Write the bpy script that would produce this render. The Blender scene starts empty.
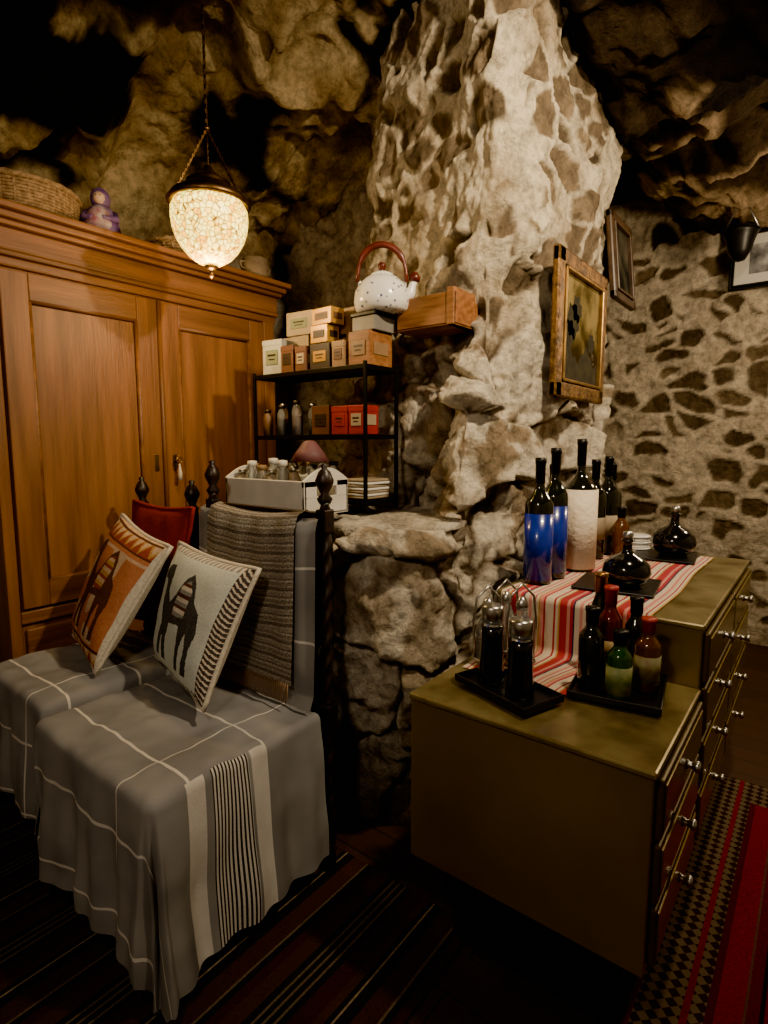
import bpy, bmesh, math, random
from mathutils import Vector, noise, Matrix
random.seed(7)
PI=math.pi
sc=bpy.context.scene
sc.view_settings.view_transform='AgX'
sc.view_settings.look='AgX - Punchy'

# ------------------------------------------------------------ materials
def nt(name):
    m=bpy.data.materials.new(name); m.use_nodes=True
    return m,m.node_tree.nodes,m.node_tree.links,m.node_tree.nodes['Principled BSDF']
def M(name,c1,c2=None,scale=8,rough=.6,metal=0,bump=0,bscale=None,stretch=(1,1,1),coat=0,emis=0,trans=0,det=5,lo=.35,hi=.65,ior=1.45):
    m,N,L,P=nt(name)
    P.inputs['Base Color'].default_value=(*c1,1)
    P.inputs['Roughness'].default_value=rough
    P.inputs['Metallic'].default_value=metal
    P.inputs['Coat Weight'].default_value=coat
    P.inputs['Transmission Weight'].default_value=trans
    P.inputs['IOR'].default_value=ior
    if c2 is not None or bump:
        tc=N.new('ShaderNodeTexCoord'); mp=N.new('ShaderNodeMapping'); mp.inputs['Scale'].default_value=stretch
        L.new(tc.outputs['Object'],mp.inputs[0])
    if c2 is not None:
        no=N.new('ShaderNodeTexNoise'); no.inputs['Scale'].default_value=scale; no.inputs['Detail'].default_value=det
        L.new(mp.outputs[0],no.inputs[0])
        r=N.new('ShaderNodeValToRGB'); r.color_ramp.elements[0].position=lo; r.color_ramp.elements[1].position=hi
        r.color_ramp.elements[0].color=(*c1,1); r.color_ramp.elements[1].color=(*c2,1)
        L.new(no.outputs[0],r.inputs[0]); L.new(r.outputs[0],P.inputs['Base Color'])
    if bump:
        n2=N.new('ShaderNodeTexNoise'); n2.inputs['Scale'].default_value=bscale or scale*3; n2.inputs['Detail'].default_value=6
        L.new(mp.outputs[0],n2.inputs[0])
        b=N.new('ShaderNodeBump'); b.inputs['Strength'].default_value=bump; b.inputs['Distance'].default_value=.01
        L.new(n2.outputs[0],b.inputs['Height']); L.new(b.outputs[0],P.inputs['Normal'])
    if emis:
        P.inputs['Emission Color'].default_value=(*c1,1); P.inputs['Emission Strength'].default_value=emis
    return m
def stripes(name,axis,period,stops,coord='Object',rough=.9,offset=0,bump=.3,bs=300,noisec=.25):
    m,N,L,P=nt(name); P.inputs['Roughness'].default_value=rough
    P.inputs['Specular IOR Level'].default_value=.15
    tc=N.new('ShaderNodeTexCoord'); sx=N.new('ShaderNodeSeparateXYZ'); L.new(tc.outputs[coord],sx.inputs[0])
    a=N.new('ShaderNodeMath'); a.operation='ADD'; a.inputs[1].default_value=offset; L.new(sx.outputs[axis],a.inputs[0])
    d=N.new('ShaderNodeMath'); d.operation='DIVIDE'; d.inputs[1].default_value=period; L.new(a.outputs[0],d.inputs[0])
    fr=N.new('ShaderNodeMath'); fr.operation='FRACT'; L.new(d.outputs[0],fr.inputs[0])
    r=N.new('ShaderNodeValToRGB'); cr=r.color_ramp; cr.interpolation='CONSTANT'
    cr.elements[0].position=0; cr.elements[0].color=(*stops[0][1],1)
    cr.elements[1].position=stops[1][0]; cr.elements[1].color=(*stops[1][1],1)
    for p,c in stops[2:]:
        e=cr.elements.new(p); e.color=(*c,1)
    L.new(fr.outputs[0],r.inputs[0])
    no=N.new('ShaderNodeTexNoise'); no.inputs['Scale'].default_value=bs; L.new(tc.outputs[coord],no.inputs[0])
    mr=N.new('ShaderNodeMapRange'); mr.inputs[1].default_value=.3; mr.inputs[2].default_value=.7
    mr.inputs[3].default_value=1-noisec; mr.inputs[4].default_value=1+noisec; L.new(no.outputs[0],mr.inputs[0])
    vm=N.new('ShaderNodeVectorMath'); vm.operation='SCALE'; L.new(r.outputs[0],vm.inputs[0]); L.new(mr.outputs[0],vm.inputs['Scale'])
    L.new(vm.outputs[0],P.inputs['Base Color'])
    b=N.new('ShaderNodeBump'); b.inputs['Strength'].default_value=bump; b.inputs['Distance'].default_value=.004
    L.new(no.outputs[0],b.inputs['Height']); L.new(b.outputs[0],P.inputs['Normal'])
    return m
def rockmat(name,rough=.9,bump=.9):
    m,N,L,P=nt(name); P.inputs['Roughness'].default_value=rough; P.inputs['Specular IOR Level'].default_value=.15
    at=N.new('ShaderNodeAttribute'); at.attribute_name='Col'
    tc=N.new('ShaderNodeTexCoord'); n1=N.new('ShaderNodeTexNoise'); n1.inputs['Scale'].default_value=16; n1.inputs['Detail'].default_value=11
    n1.inputs['Roughness'].default_value=.78
    L.new(tc.outputs['Object'],n1.inputs[0])
    mr=N.new('ShaderNodeMapRange'); mr.inputs[1].default_value=.36; mr.inputs[2].default_value=.58; mr.inputs[3].default_value=.42; mr.inputs[4].default_value=1.15
    L.new(n1.outputs[0],mr.inputs[0])
    vm=N.new('ShaderNodeVectorMath'); vm.operation='SCALE'; L.new(at.outputs['Color'],vm.inputs[0]); L.new(mr.outputs[0],vm.inputs['Scale'])
    L.new(vm.outputs[0],P.inputs['Base Color'])
    n2=N.new('ShaderNodeTexNoise'); n2.inputs['Scale'].default_value=26; n2.inputs['Detail'].default_value=12; n2.inputs['Roughness'].default_value=.75
    L.new(tc.outputs['Object'],n2.inputs[0])
    b=N.new('ShaderNodeBump'); b.inputs['Strength'].default_value=bump; b.inputs['Distance'].default_value=.06
    L.new(n2.outputs[0],b.inputs['Height']); L.new(b.outputs[0],P.inputs['Normal'])
    return m

# ------------------------------------------------------------ mesh builder
class B:
    def __init__(s): s.v=[];s.f=[];s.m=[];s.fm=[];s.sm=[];s.uv=[]
    def mi(s,mat):
        if mat not in s.m: s.m.append(mat)
        return s.m.index(mat)
    def add(s,vs,fs,mat,smooth=True,uvs=None):
        o=len(s.v); s.v+= [tuple(v) for v in vs]
        for k,f in enumerate(fs):
            s.f.append([o+i for i in f])
            s.fm.append(s.mi(mat[k]) if isinstance(mat,list) else s.mi(mat)); s.sm.append(smooth)
            s.uv.append([uvs[i] for i in f] if uvs else [(0,0)]*len(f))
    def box(s,c,size,mat,rz=0,bev=.004,rot=None,seg=2):
        bm=bmesh.new(); bmesh.ops.create_cube(bm,size=1)
        bmesh.ops.scale(bm,vec=size,verts=bm.verts)
        if bev: bmesh.ops.bevel(bm,geom=bm.edges[:],offset=min(bev,min(size)*.45),segments=seg,affect='EDGES',profile=.5)
        R=(rot.to_3x3() if rot else Matrix.Rotation(rz,3,'Z'))
        bm.verts.index_update()
        vs=[R@v.co+Vector(c) for v in bm.verts]; fs=[[v.index for v in f.verts] for f in bm.faces]; bm.free()
        s.add(vs,fs,mat,False)
    def bx(s,x0,x1,y0,y1,z0,z1,mat,bev=.004):
        s.box(((x0+x1)/2,(y0+y1)/2,(z0+z1)/2),(abs(x1-x0),abs(y1-y0),abs(z1-z0)),mat,bev=bev)
    def lathe(s,prof,c,mat,seg=40,sx=1,sy=1,R=None,smooth=True,mats=None):
        vs=[];fs=[];ml=[]
        n=len(prof)
        for r,z in prof:
            for k in range(seg):
                a=2*PI*k/seg; p=Vector((r*math.cos(a)*sx,r*math.sin(a)*sy,z))
                if R: p=R@p
                vs.append(p+Vector(c))
        for i in range(n-1):
            for k in range(seg):
                k2=(k+1)%seg; fs.append([i*seg+k,i*seg+k2,(i+1)*seg+k2,(i+1)*seg+k]); ml.append(mats[i] if mats else mat)
        if prof[0][0]>1e-5: fs.append([k for k in range(seg)][::-1]); ml.append(mats[0] if mats else mat)
        if prof[-1][0]>1e-5: fs.append([(n-1)*seg+k for k in range(seg)]); ml.append(mats[-1] if mats else mat)
        s.add(vs,fs,ml,smooth)
    def tube(s,path,r,mat,seg=10,closed=False,caps=True):
        P=[Vector(p) for p in path]; n=len(P); vs=[];fs=[]
        up=None
        for i in range(n):
            if closed: t=(P[(i+1)%n]-P[i-1]).normalized()
            else: t=(P[min(i+1,n-1)]-P[max(i-1,0)]).normalized()
            if up is None:
                up=Vector((0,0,1)) if abs(t.z)<.9 else Vector((1,0,0))
            a=(up-t*up.dot(t)).normalized(); b=t.cross(a); up=a
            rr=r[i] if isinstance(r,(list,tuple)) else r
            for k in range(seg):
                an=2*PI*k/seg; vs.append(P[i]+(a*math.cos(an)+b*math.sin(an))*rr)
        for i in range(n if closed else n-1):
            j=(i+1)%n
            for k in range(seg):
                k2=(k+1)%seg; fs.append([i*seg+k,i*seg+k2,j*seg+k2,j*seg+k])
        if caps and not closed:
            fs.append(list(range(seg))[::-1]); fs.append([(n-1)*seg+k for k in range(seg)])
        s.add(vs,fs,mat)
    def grid(s,fn,nu,nv,mat,smooth=True):
        vs=[];uvs=[];fs=[];ml=[]
        for j in range(nv+1):
            for i in range(nu+1):
                p,uv=fn(i/nu,j/nv); vs.append(p); uvs.append(uv)
        for j in range(nv):
            for i in range(nu):
                a=j*(nu+1)+i; fs.append([a,a+1,a+nu+2,a+nu+1]); ml.append(mat((i+.5)/nu,(j+.5)/nv) if callable(mat) else mat)
        s.add(vs,fs,ml,smooth,uvs)
    def twist(s,x,y,z0,z1,r,mat,seg=16,pitch=.07):
        n=int((z1-z0)/.006); vs=[];fs=[]
        for i in range(n+1):
            z=z0+(z1-z0)*i/n; t=2*PI*(z-z0)/pitch/2
            for k in range(seg):
                a=2*PI*k/seg; rr=r*(1+.28*math.cos(2*(a-t)))
                vs.append((x+rr*math.cos(a),y+rr*math.sin(a),z))
        for i in range(n):
            for k in range(seg):
                k2=(k+1)%seg; fs.append([i*seg+k,i*seg+k2,(i+1)*seg+k2,(i+1)*seg+k])
        fs.append(list(range(seg))[::-1]); fs.append([n*seg+k for k in range(seg)])
        s.add(vs,fs,mat)
    def build(s,name,loc=None,cols=None):
        if loc is None: loc=(0,0,0)
        me=bpy.data.meshes.new(name)
        me.from_pydata([(v[0]-loc[0],v[1]-loc[1],v[2]-loc[2]) for v in s.v],[],s.f)
        for m in s.m: me.materials.append(m)
        me.polygons.foreach_set('material_index',s.fm); me.polygons.foreach_set('use_smooth',s.sm)
        uvl=me.uv_layers.new(name='UVMap'); flat=[]
        for u in s.uv:
            for a in u: flat+= [a[0],a[1]]
        uvl.data.foreach_set('uv',flat)
        if cols:
            at=me.attributes.new('Col','FLOAT_COLOR','POINT'); fl=[]
            for c in cols: fl+=[c[0],c[1],c[2],1]
            at.data.foreach_set('color',fl)
        me.update()
        o=bpy.data.objects.new(name,me); o.location=loc; sc.collection.objects.link(o)
        return o
def ss(a,b,x):
    t=max(0,min(1,(x-a)/(b-a))); return t*t*(3-2*t)
def lerp(a,b,t): return a+(b-a)*t
def mix(a,b,t): return tuple(x+(y-x)*t for x,y in zip(a,b))
def fbm(p,o=4): return noise.fractal(p,1.0,2.0,o)

# ------------------------------------------------------------ material library
wood_w=M('honey_wood',(.13,.050,.015),(.25,.100,.031),scale=3,rough=.5,bump=.2,bscale=18,stretch=(6,6,.5))
wood_w2=M('honey_wood_horizontal',(.12,.046,.014),(.23,.092,.028),scale=3,rough=.5,bump=.2,bscale=18,stretch=(6,.5,6))
wood_dark=M('dark_turned_wood',(.010,.007,.005),(.022,.012,.008),scale=20,rough=.4)
brass=M('old_brass',(.45,.28,.09),(.25,.14,.05),scale=20,rough=.35,metal=1)
bronze=M('dark_bronze',(.10,.055,.025),(.2,.11,.04),scale=30,rough=.4,metal=1)
blackm=M('black_metal',(.012,.012,.012),rough=.4,metal=.6)
blackp=M('black_slate',(.008,.008,.009),rough=.35)
blackg=M('black_glazed',(.006,.006,.007),rough=.12,coat=.5)
steel=M('brushed_steel',(.5,.5,.48),rough=.28,metal=1)
whitep=M('white_painted_wood',(.68,.66,.60),(.58,.55,.49),scale=12,rough=.5)
glass=M('clear_glass',(.85,.88,.86),rough=.05,trans=.9)
olive=M('olive_gold_lacquer',(.135,.088,.007),(.215,.145,.014),scale=2.5,rough=.30,bump=.06,bscale=50,metal=.3,lo=.3,hi=.7,coat=.4,det=8)
olive_top=M('olive_aged_top',(.12,.09,.034),(.30,.24,.11),scale=9,rough=.28,metal=.5,det=9)
olive_d=M('olive_drawer',(.07,.045,.010),(.12,.08,.018),scale=5,rough=.4,metal=.3)
white_cer=M('white_ceramic',(.75,.74,.70),rough=.25)
paper=M('cream_label',(.62,.55,.42),(.5,.43,.32),scale=15,rough=.7)

# ------------------------------------------------------------ rock surfaces
rk=rockmat('whitewashed_rock')
def rock_rows(ctrl_levels,step_path,step_z):
    def cat(P,t):
        n=len(P)-1; x=t*n; i=min(int(x),n-1); u=x-i
        p0=P[max(i-1,0)];p1=P[i];p2=P[i+1];p3=P[min(i+2,n)]
        return tuple(.5*((2*b)+(-a+c)*u+(2*a-5*b+4*c-d)*u*u+(-a+3*b-3*c+d)*u**3) for a,b,c,d in zip(p0,p1,p2,p3))
    NU=step_path
    rows=[]
    for k in range(len(ctrl_levels)-1):
        z0,P0=ctrl_levels[k]; z1,P1=ctrl_levels[k+1]
        dist=max(abs(z1-z0),max(math.hypot(a[0]-b[0],a[1]-b[1]) for a,b in zip(P0[:6],P1[:6])) if abs(z1-z0)<.3 else 0)
        n=max(2,int(dist/step_z))
        for j in range(n):
            t=j/n; P=[(lerp(a[0],b[0],t),lerp(a[1],b[1],t)) for a,b in zip(P0,P1)]
            rows.append([Vector((*cat(P,i/NU),lerp(z0,z1,t))) for i in range(NU+1)])
    z,P=ctrl_levels[-1]; rows.append([Vector((*cat(P,i/NU),z)) for i in range(NU+1)])
    return rows
T=[(-.88,2.2),(-.92,3.0),(-1.6,3.7)]
levels=[
 (0.0,[(-2.34,2.3),(-2.2,1.60),(-1.65,1.50),(-1.15,1.50),(-.97,1.66)]+T),
 (0.5,[(-2.34,2.3),(-2.2,1.55),(-1.65,1.38),(-1.12,1.38),(-.93,1.55)]+T),
 (1.02,[(-2.34,2.3),(-2.2,1.46),(-1.65,1.33),(-1.10,1.31),(-.89,1.52)]+T),
 (1.09,[(-2.34,2.32),(-2.2,1.50),(-1.65,1.37),(-1.14,1.35),(-.92,1.56)]+T),
 (1.11,[(-2.34,2.5),(-2.25,2.3),(-1.8,2.08),(-1.20,1.80),(-.93,1.60)]+T),
 (1.50,[(-2.2,2.8),(-2.0,2.45),(-1.8,2.10),(-1.27,1.90),(-.96,1.70)]+T),
 (1.75,[(-1.8,3.2),(-1.9,2.45),(-1.78,2.12),(-1.33,2.00),(-1.0,1.88)]+T),
 (2.40,[(-1.8,3.2),(-1.88,2.5),(-1.78,2.14),(-1.32,2.02),(-1.0,1.92)]+T),
 (2.85,[(-1.8,3.2),(-1.85,2.5),(-1.74,2.14),(-1.28,1.98),(-.97,1.85)]+T),
 (3.5,[(-1.8,3.2),(-1.80,2.5),(-1.60,2.10),(-1.2,1.85),(-.8,1.65),(-.6,2.2),(-.7,3.1),(-1.6,3.7)]),
]
rows=rock_rows(levels,480,.0105)
nr=len(rows); nc=len(rows[0])
def vor(q,blocky=False):
    if blocky: d,p=noise.voronoi(q,distance_metric='MINKOVSKY',exponent=4.0)
    else: d,p=noise.voronoi(q)
    return d[1]-d[0],p[0]
def hsh(c): 
    x=math.sin(c.x*127.1+c.y*311.7+c.z*74.7)*43758.5453; return x-math.floor(x)
def rid(p): return 1-abs(noise.noise(p))*2
def rock_fn(p,nrm):
    w=noise.noise_vector(p*2.5)*.07+noise.noise_vector(p*8)*.020+noise.noise_vector(p*22)*.007
    up=ss(1.60,1.80,p.z+.15*noise.noise(p*2))
    q=(p+w); q=Vector((q.x*5.2,q.y*5.2,q.z*8.0)); e,c=vor(q,True); s=ss(.08,.17,e)
    cu_=Vector((c.x/5.2,c.y/5.2,c.z/8.0)); ru=p-cu_
    tu=Vector((hsh(c+Vector((5,0,0)))-.5,hsh(c+Vector((0,5,0)))-.5,hsh(c+Vector((0,0,5)))-.5))
    h=hsh(c)
    big=fbm(p*1.6+Vector((9,9,9)))
    expose=ss(.24,.30,h+.5*big)
    st=s*expose
    proud=hsh(c+Vector((4,4,4)))
    d_up=st*(-.036+.046*proud+tu.dot(ru)*.40)+.045*fbm(p*2.0)+.014*fbm(p*8)+.010*fbm(p*20)
    q2=(p+w*1.8); q2=Vector((q2.x*2.3,q2.y*2.3,q2.z*3.4)); e2,c2=vor(q2,True); s2=ss(.0,.09,e2)
    cc=Vector((c2.x/2.3,c2.y/2.3,c2.z/3.4)); r_=p-cc
    tv=Vector((hsh(c2)-.5,hsh(c2+Vector((1,0,0)))-.5,hsh(c2+Vector((0,1,0)))-.5))
    d_lo=.050*(s2-1)+tv.dot(r_)*.55*s2+.035*fbm(p*2.6)+.018*fbm(p*9)+.011*fbm(p*22)+.016*(rid(p*6+w*6)-.6)
    d_lo=max(-.08,min(.07,d_lo))
    d=lerp(d_lo,d_up,up)
    n1=fbm(p*3)*.5+.5; n2=fbm(p*9+Vector((5,2,1)))*.5+.5
    cream=mix((.58,.47,.32),(.86,.75,.56),ss(.25,.60,n1))
    sh=hsh(c+Vector((1.5,2,7)))
    stone=mix(mix((.085,.058,.033),(.24,.17,.10),sh),(.36,.265,.165),ss(.4,.9,n2))
    cu=mix(cream,stone,st*.95)
    tone=mix((.36,.27,.17),(.48,.39,.28),hsh(c2+Vector((2,2,2))))
    whitew=mix(tone,(.84,.75,.60),ss(.41,.51,n2*.5+n1*.5+.10*(hsh(c2)-.5)))
    crack=mix((.12,.075,.04),whitew,ss(0,.05,e2))
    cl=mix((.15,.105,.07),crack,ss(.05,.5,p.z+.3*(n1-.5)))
    return d,mix(cl,cu,up)
b=B(); vs=[];cols=[]
for j in range(nr):
    for i in range(nc):
        p=rows[j][i]
        du=rows[j][min(i+3,nc-1)]-rows[j][max(i-3,0)]; dv=rows[min(j+3,nr-1)][i]-rows[max(j-3,0)][i]
        n=du.cross(dv)
        n=n.normalized() if n.length>1e-9 else Vector((0,-1,0))
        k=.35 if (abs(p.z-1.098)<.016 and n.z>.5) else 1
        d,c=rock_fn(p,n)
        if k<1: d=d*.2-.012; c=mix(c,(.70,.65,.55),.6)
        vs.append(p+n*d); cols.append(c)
fs=[]
for j in range(nr-1):
    for i in range(nc-1):
        a=j*nc+i; fs.append([a,a+1,a+nc+1,a+nc])
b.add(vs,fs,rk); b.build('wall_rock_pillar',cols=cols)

def sheet(name,fn,nu,nv):
    b=B(); cols=[]; vs=[]
    for j in range(nv+1):
        for i in range(nu+1):
            p,c=fn(i/nu,j/nv); vs.append(p); cols.append(c)
    fs=[]
    for j in range(nv):
        for i in range(nu):
            a=j*(nu+1)+i; fs.append([a,a+1,a+nu+2,a+nu+1])
    b.add(vs,fs,rk); return b.build(name,cols=cols)
def rear(u,v):
    x=lerp(-1.7,2.0,u); z=lerp(-.05,3.1,v)
    p=Vector((x,4.5,z)); w=noise.noise_vector(p*3)*.10+noise.noise_vector(p*11)*.02
    q=Vector(((x+w.x)*4.6,3.3,(z+w.z)*7.5)); e,c=vor(q,True); s=ss(.11,.21,e)
    st=s*(1 if hsh(c)>.25 else .1)
    y=4.5+.022*st+.035*fbm(p*3)+.012*fbm(p*14)
    n1=fbm(p*6)*.5+.5; sh=hsh(c+Vector((3,3,3)))
    cream=mix((.54,.44,.31),(.84,.73,.55),n1); stone=mix((.06,.043,.028),(.24,.18,.11),n1*.4+sh*.6)
    return Vector((x,y,z)),mix(cream,stone,st)
sheet('wall_back',rear,270,240)
def soot_shade(p):
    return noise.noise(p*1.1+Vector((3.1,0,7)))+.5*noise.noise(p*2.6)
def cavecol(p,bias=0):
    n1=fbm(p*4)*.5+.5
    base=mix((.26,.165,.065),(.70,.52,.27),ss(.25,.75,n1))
    return mix(base,(.007,.005,.004),ss(-.08,.06,soot_shade(p)+.2*fbm(p*6)+bias))  # soot black, spread wider to paint deeper shadow into the cave colour
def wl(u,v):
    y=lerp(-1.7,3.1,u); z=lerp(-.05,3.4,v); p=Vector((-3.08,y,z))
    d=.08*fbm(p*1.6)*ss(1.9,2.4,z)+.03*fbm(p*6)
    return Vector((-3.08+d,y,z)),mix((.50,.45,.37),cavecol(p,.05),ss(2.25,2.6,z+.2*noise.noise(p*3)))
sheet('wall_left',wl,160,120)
def wb2(u,v):
    x=lerp(-3.2,-1.6,u); z=lerp(-.05,3.4,v); p=Vector((x,2.85,z))
    d=.16*fbm(p*1.8)+.06*fbm(p*5)+.02*fbm(p*14)
    n1=fbm(p*5)*.5+.5
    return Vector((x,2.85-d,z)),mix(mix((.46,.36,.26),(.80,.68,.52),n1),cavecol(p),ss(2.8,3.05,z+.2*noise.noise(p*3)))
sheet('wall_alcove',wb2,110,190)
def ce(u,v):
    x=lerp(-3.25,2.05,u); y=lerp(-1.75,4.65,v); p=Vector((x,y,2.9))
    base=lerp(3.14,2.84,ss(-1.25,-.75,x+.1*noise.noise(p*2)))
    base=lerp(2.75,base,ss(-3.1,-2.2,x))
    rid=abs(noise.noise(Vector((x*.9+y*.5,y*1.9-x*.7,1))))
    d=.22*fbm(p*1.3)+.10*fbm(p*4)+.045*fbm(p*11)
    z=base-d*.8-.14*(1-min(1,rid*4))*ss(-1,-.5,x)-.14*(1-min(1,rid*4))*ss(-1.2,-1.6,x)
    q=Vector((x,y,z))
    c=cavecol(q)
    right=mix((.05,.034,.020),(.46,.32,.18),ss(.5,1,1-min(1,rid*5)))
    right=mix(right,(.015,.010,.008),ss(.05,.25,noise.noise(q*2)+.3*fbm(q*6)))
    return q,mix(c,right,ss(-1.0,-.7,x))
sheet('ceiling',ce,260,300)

plaster=M('rough_plaster',(.42,.38,.32),(.55,.5,.42),scale=3,rough=.9,bump=.6,bscale=12)
b=B(); b.bx(1.9,2.0,-1.7,4.6,0,3.1,plaster,bev=0); b.build('wall_right')
b=B(); b.bx(-3.1,2.0,-1.8,-1.7,0,3.2,plaster,bev=0); b.build('wall_front')
def plank(name):
    m,N,L,P=nt(name)
    tc=N.new('ShaderNodeTexCoord'); br=N.new('ShaderNodeTexBrick')
    br.inputs['Scale'].default_value=1; br.inputs['Brick Width'].default_value=1.3; br.inputs['Row Height'].default_value=.12
    br.inputs['Mortar Size'].default_value=.003
    br.inputs['Color1'].default_value=(.050,.022,.012,1); br.inputs['Color2'].default_value=(.036,.016,.009,1); br.inputs['Mortar'].default_value=(.010,.006,.004,1)
    L.new(tc.outputs['Object'],br.inputs[0]); L.new(br.outputs[0],P.inputs['Base Color']); P.inputs['Roughness'].default_value=.6
    return m
b=B(); b.bx(-3.25,2.0,-1.8,4.65,-.1,0,plank('dark_floorboards'),bev=0); b.build('floor')

# ------------------------------------------------------------ rugs
R1=(.095,.009,.014);R2=(.15,.014,.026);K=(.010,.008,.008);Br=(.050,.024,.015);Gy=(.105,.082,.060)
def kilim(name):
    m,N,L,P=nt(name); P.inputs['Roughness'].default_value=.95; P.inputs['Specular IOR Level'].default_value=.1
    tc=N.new('ShaderNodeTexCoord'); ck=N.new('ShaderNodeTexChecker'); ck.inputs['Scale'].default_value=46
    mp=N.new('ShaderNodeMapping'); mp.inputs['Rotation'].default_value=(0,0,.785); L.new(tc.outputs['Object'],mp.inputs[0]); L.new(mp.outputs[0],ck.inputs[0])
    ck.inputs['Color1'].default_value=(.12,.09,.062,1); ck.inputs['Color2'].default_value=(.03,.014,.011,1)
    L.new(ck.outputs[0],P.inputs['Base Color']); return m
kz=kilim('kilim_zigzag_border')
rugred=stripes('kilim_red',0,.30,[(0,R1),(.22,R2),(.3,K),(.34,R2),(.55,(.07,.008,.014)),(.62,R2),(.8,(.09,.04,.035)),(.82,R1),(.9,K),(.93,R2)],bs=160)
b=B()
def rugfn(x0,x1,y0,y1,z,amp=.004):
    def f(u,v):
        x=lerp(x0,x1,u);y=lerp(y0,y1,v); return Vector((x,y,z+amp*noise.noise(Vector((x*3,y*3,0))))),(x,y)
    return f
def rugmat(u,v):
    if u<.03 or .135<u<.155: return rugred
    return kz if (u<.18 or u>.85 or v>.96) else rugred
b.grid(rugfn(-.30,.62,-.9,2.55,.014),60,120,rugmat)
b.grid(rugfn(-.30,.62,-.9,2.55,.002,0),2,2,rugred)
b.build('kilim_rug')
rugst=stripes('kilim_brown_stripes',0,.34,[(0,Br),(.12,K),(.17,Gy),(.19,K),(.23,Gy),(.25,K),(.29,Gy),(.31,K),(.36,(.040,.012,.010)),(.5,Br),(.56,K),(.60,(.20,.155,.11)),(.615,K),(.70,(.045,.020,.014)),(.85,Gy),(.87,K),(.92,(.040,.012,.010))],bs=160)
b=B(); b.grid(rugfn(-2.35,-.68,-.9,1.28,.012),60,60,rugst); b.grid(rugfn(-2.35,-.68,-.9,1.28,.002,0),2,2,rugst)
b.build('kilim_rug.001')

# ------------------------------------------------------------ wardrobe
b=B(); X=-2.41
b.bx(-2.93,X,.76,2.10,.08,2.0,wood_w,bev=.006)
for (x,y) in [(-2.9,.80),(-2.45,.80),(-2.9,2.06),(-2.45,2.06)]: b.bx(x-.03,x+.03,y-.03,y+.03,0,.085,wood_w)
b.bx(-2.93,X+.02,.75,2.115,.03,.14,wood_w2,bev=.01)
b.bx(X,X+.018,.76,.80,.14,2.0,wood_w); b.bx(X,X+.018,2.03,2.10,.14,2.0,wood_w)
b.bx(X,X+.02,.80,2.03,.66,.71,wood_w2,bev=.006)
b.bx(X,X+.02,.815,1.41,.16,.64,wood_w2,bev=.008); b.bx(X,X+.02,1.43,2.02,.16,.64,wood_w2,bev=.008)
for y in (1.1,1.72): b.lathe([(0,0),(.016,.002),(.012,.015),(.02,.03),(0,.036)],(X+.02,y,.42),brass,seg=20,R=Matrix.Rotation(PI/2,3,'Y'))
def door(y0,y1,z0,z1):
    s=.095; xf=X+.024
    b.bx(X,xf,y0,y0+s,z0,z1,wood_w,bev=.004); b.bx(X,xf,y1-s,y1,z0,z1,wood_w,bev=.004)
    b.bx(X,xf,y0+s,y1-s,z0,z0+.10,wood_w2,bev=.004); b.bx(X,xf,y0+s,y1-s,z1-.10,z1,wood_w2,bev=.004)
    b.bx(X,X+.008,y0+s,y1-s,z0+.1,z1-.1,wood_w,bev=0)
    a,c,d,e=y0+s,y1-s,z0+.10,z1-.10
    for (p,q) in [((a,d),(a,e)),((c,d),(c,e)),((a,d),(c,d)),((a,e),(c,e))]:
        b.tube([(X+.014,p[0],p[1]),(X+.014,q[0],q[1])],.011,wood_w2,seg=8)
door(.81,1.42,.72,1.985); door(1.428,2.025,.72,1.985)
b.tube([(X+.028,1.424,.72),(X+.028,1.424,1.985)],.010,wood_w,seg=8)
for (z0,z1,o) in [(1.995,2.03,.02),(2.03,2.05,.035),(2.05,2.13,.03),(2.13,2.15,.055),(2.15,2.175,.075),(2.175,2.20,.10)]:
    b.bx(-2.93,X+o,.76-o,2.10+o*.6,z0,z1,wood_w2,bev=.007)
for y in (1.385,1.475):
    b.box((X+.025,y,1.27),(.004,.022,.075),brass,bev=.002)
b.tube([(X+.025,1.475,1.28),(X+.055,1.475,1.28)],.004,brass,seg=8)
b.tube([(X+.06,1.475+.014*math.cos(a),1.28+.014*math.sin(a)) for a in [2*PI*k/16 for k in range(16)]],.003,brass,seg=6,closed=True)
b.tube([(X+.062,1.475,1.265),(X+.064,1.476,1.22),(X+.062,1.475,1.19)],[.003,.009,.011],paper,seg=10)
b.build('wardrobe',loc=(-2.67,1.43,0))

wick=M('woven_willow',(.16,.09,.04),(.34,.22,.11),scale=60,rough=.7,bump=.5,bscale=120)
def basket(name,c,r,h,flare=.02):
    b=B(); n=int(h/.011)
    for j in range(n):
        z=c[2]+.008+j*.011; rr=r+flare*j/n
        b.tube([(c[0]+(rr+.004*math.sin(k*PI+j*PI))*math.cos(2*PI*k/56),c[1]+(rr+.004*math.sin(k*PI+j*PI))*math.sin(2*PI*k/56),z) for k in range(56)],.0065,wick,seg=6,closed=True)
    for k in range(28):
        a=2*PI*k/28; b.tube([(c[0]+r*math.cos(a),c[1]+r*math.sin(a),c[2]),(c[0]+(r+flare)*math.cos(a),c[1]+(r+flare)*math.sin(a),c[2]+h)],.005,wick,seg=6)
    b.tube([(c[0]+(r+flare)*math.cos(2*PI*k/56),c[1]+(r+flare)*math.sin(2*PI*k/56),c[2]+h+(.004 if k%2 else 0)) for k in range(56)],.011,wick,seg=8,closed=True)
    b.lathe([(0,.004),(r,.004),(r+flare-.006,h-.01)],c,wick,seg=40)
    b.build(name,loc=c)
basket('wicker_basket',(-2.56,.965,2.21),.185,.11)
basket('wicker_basket.001',(-2.50,1.65,2.21),.155,.06,.03)
pur=M('purple_paint',(.10,.045,.15),(.24,.15,.30),scale=22,rough=.45)
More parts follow.
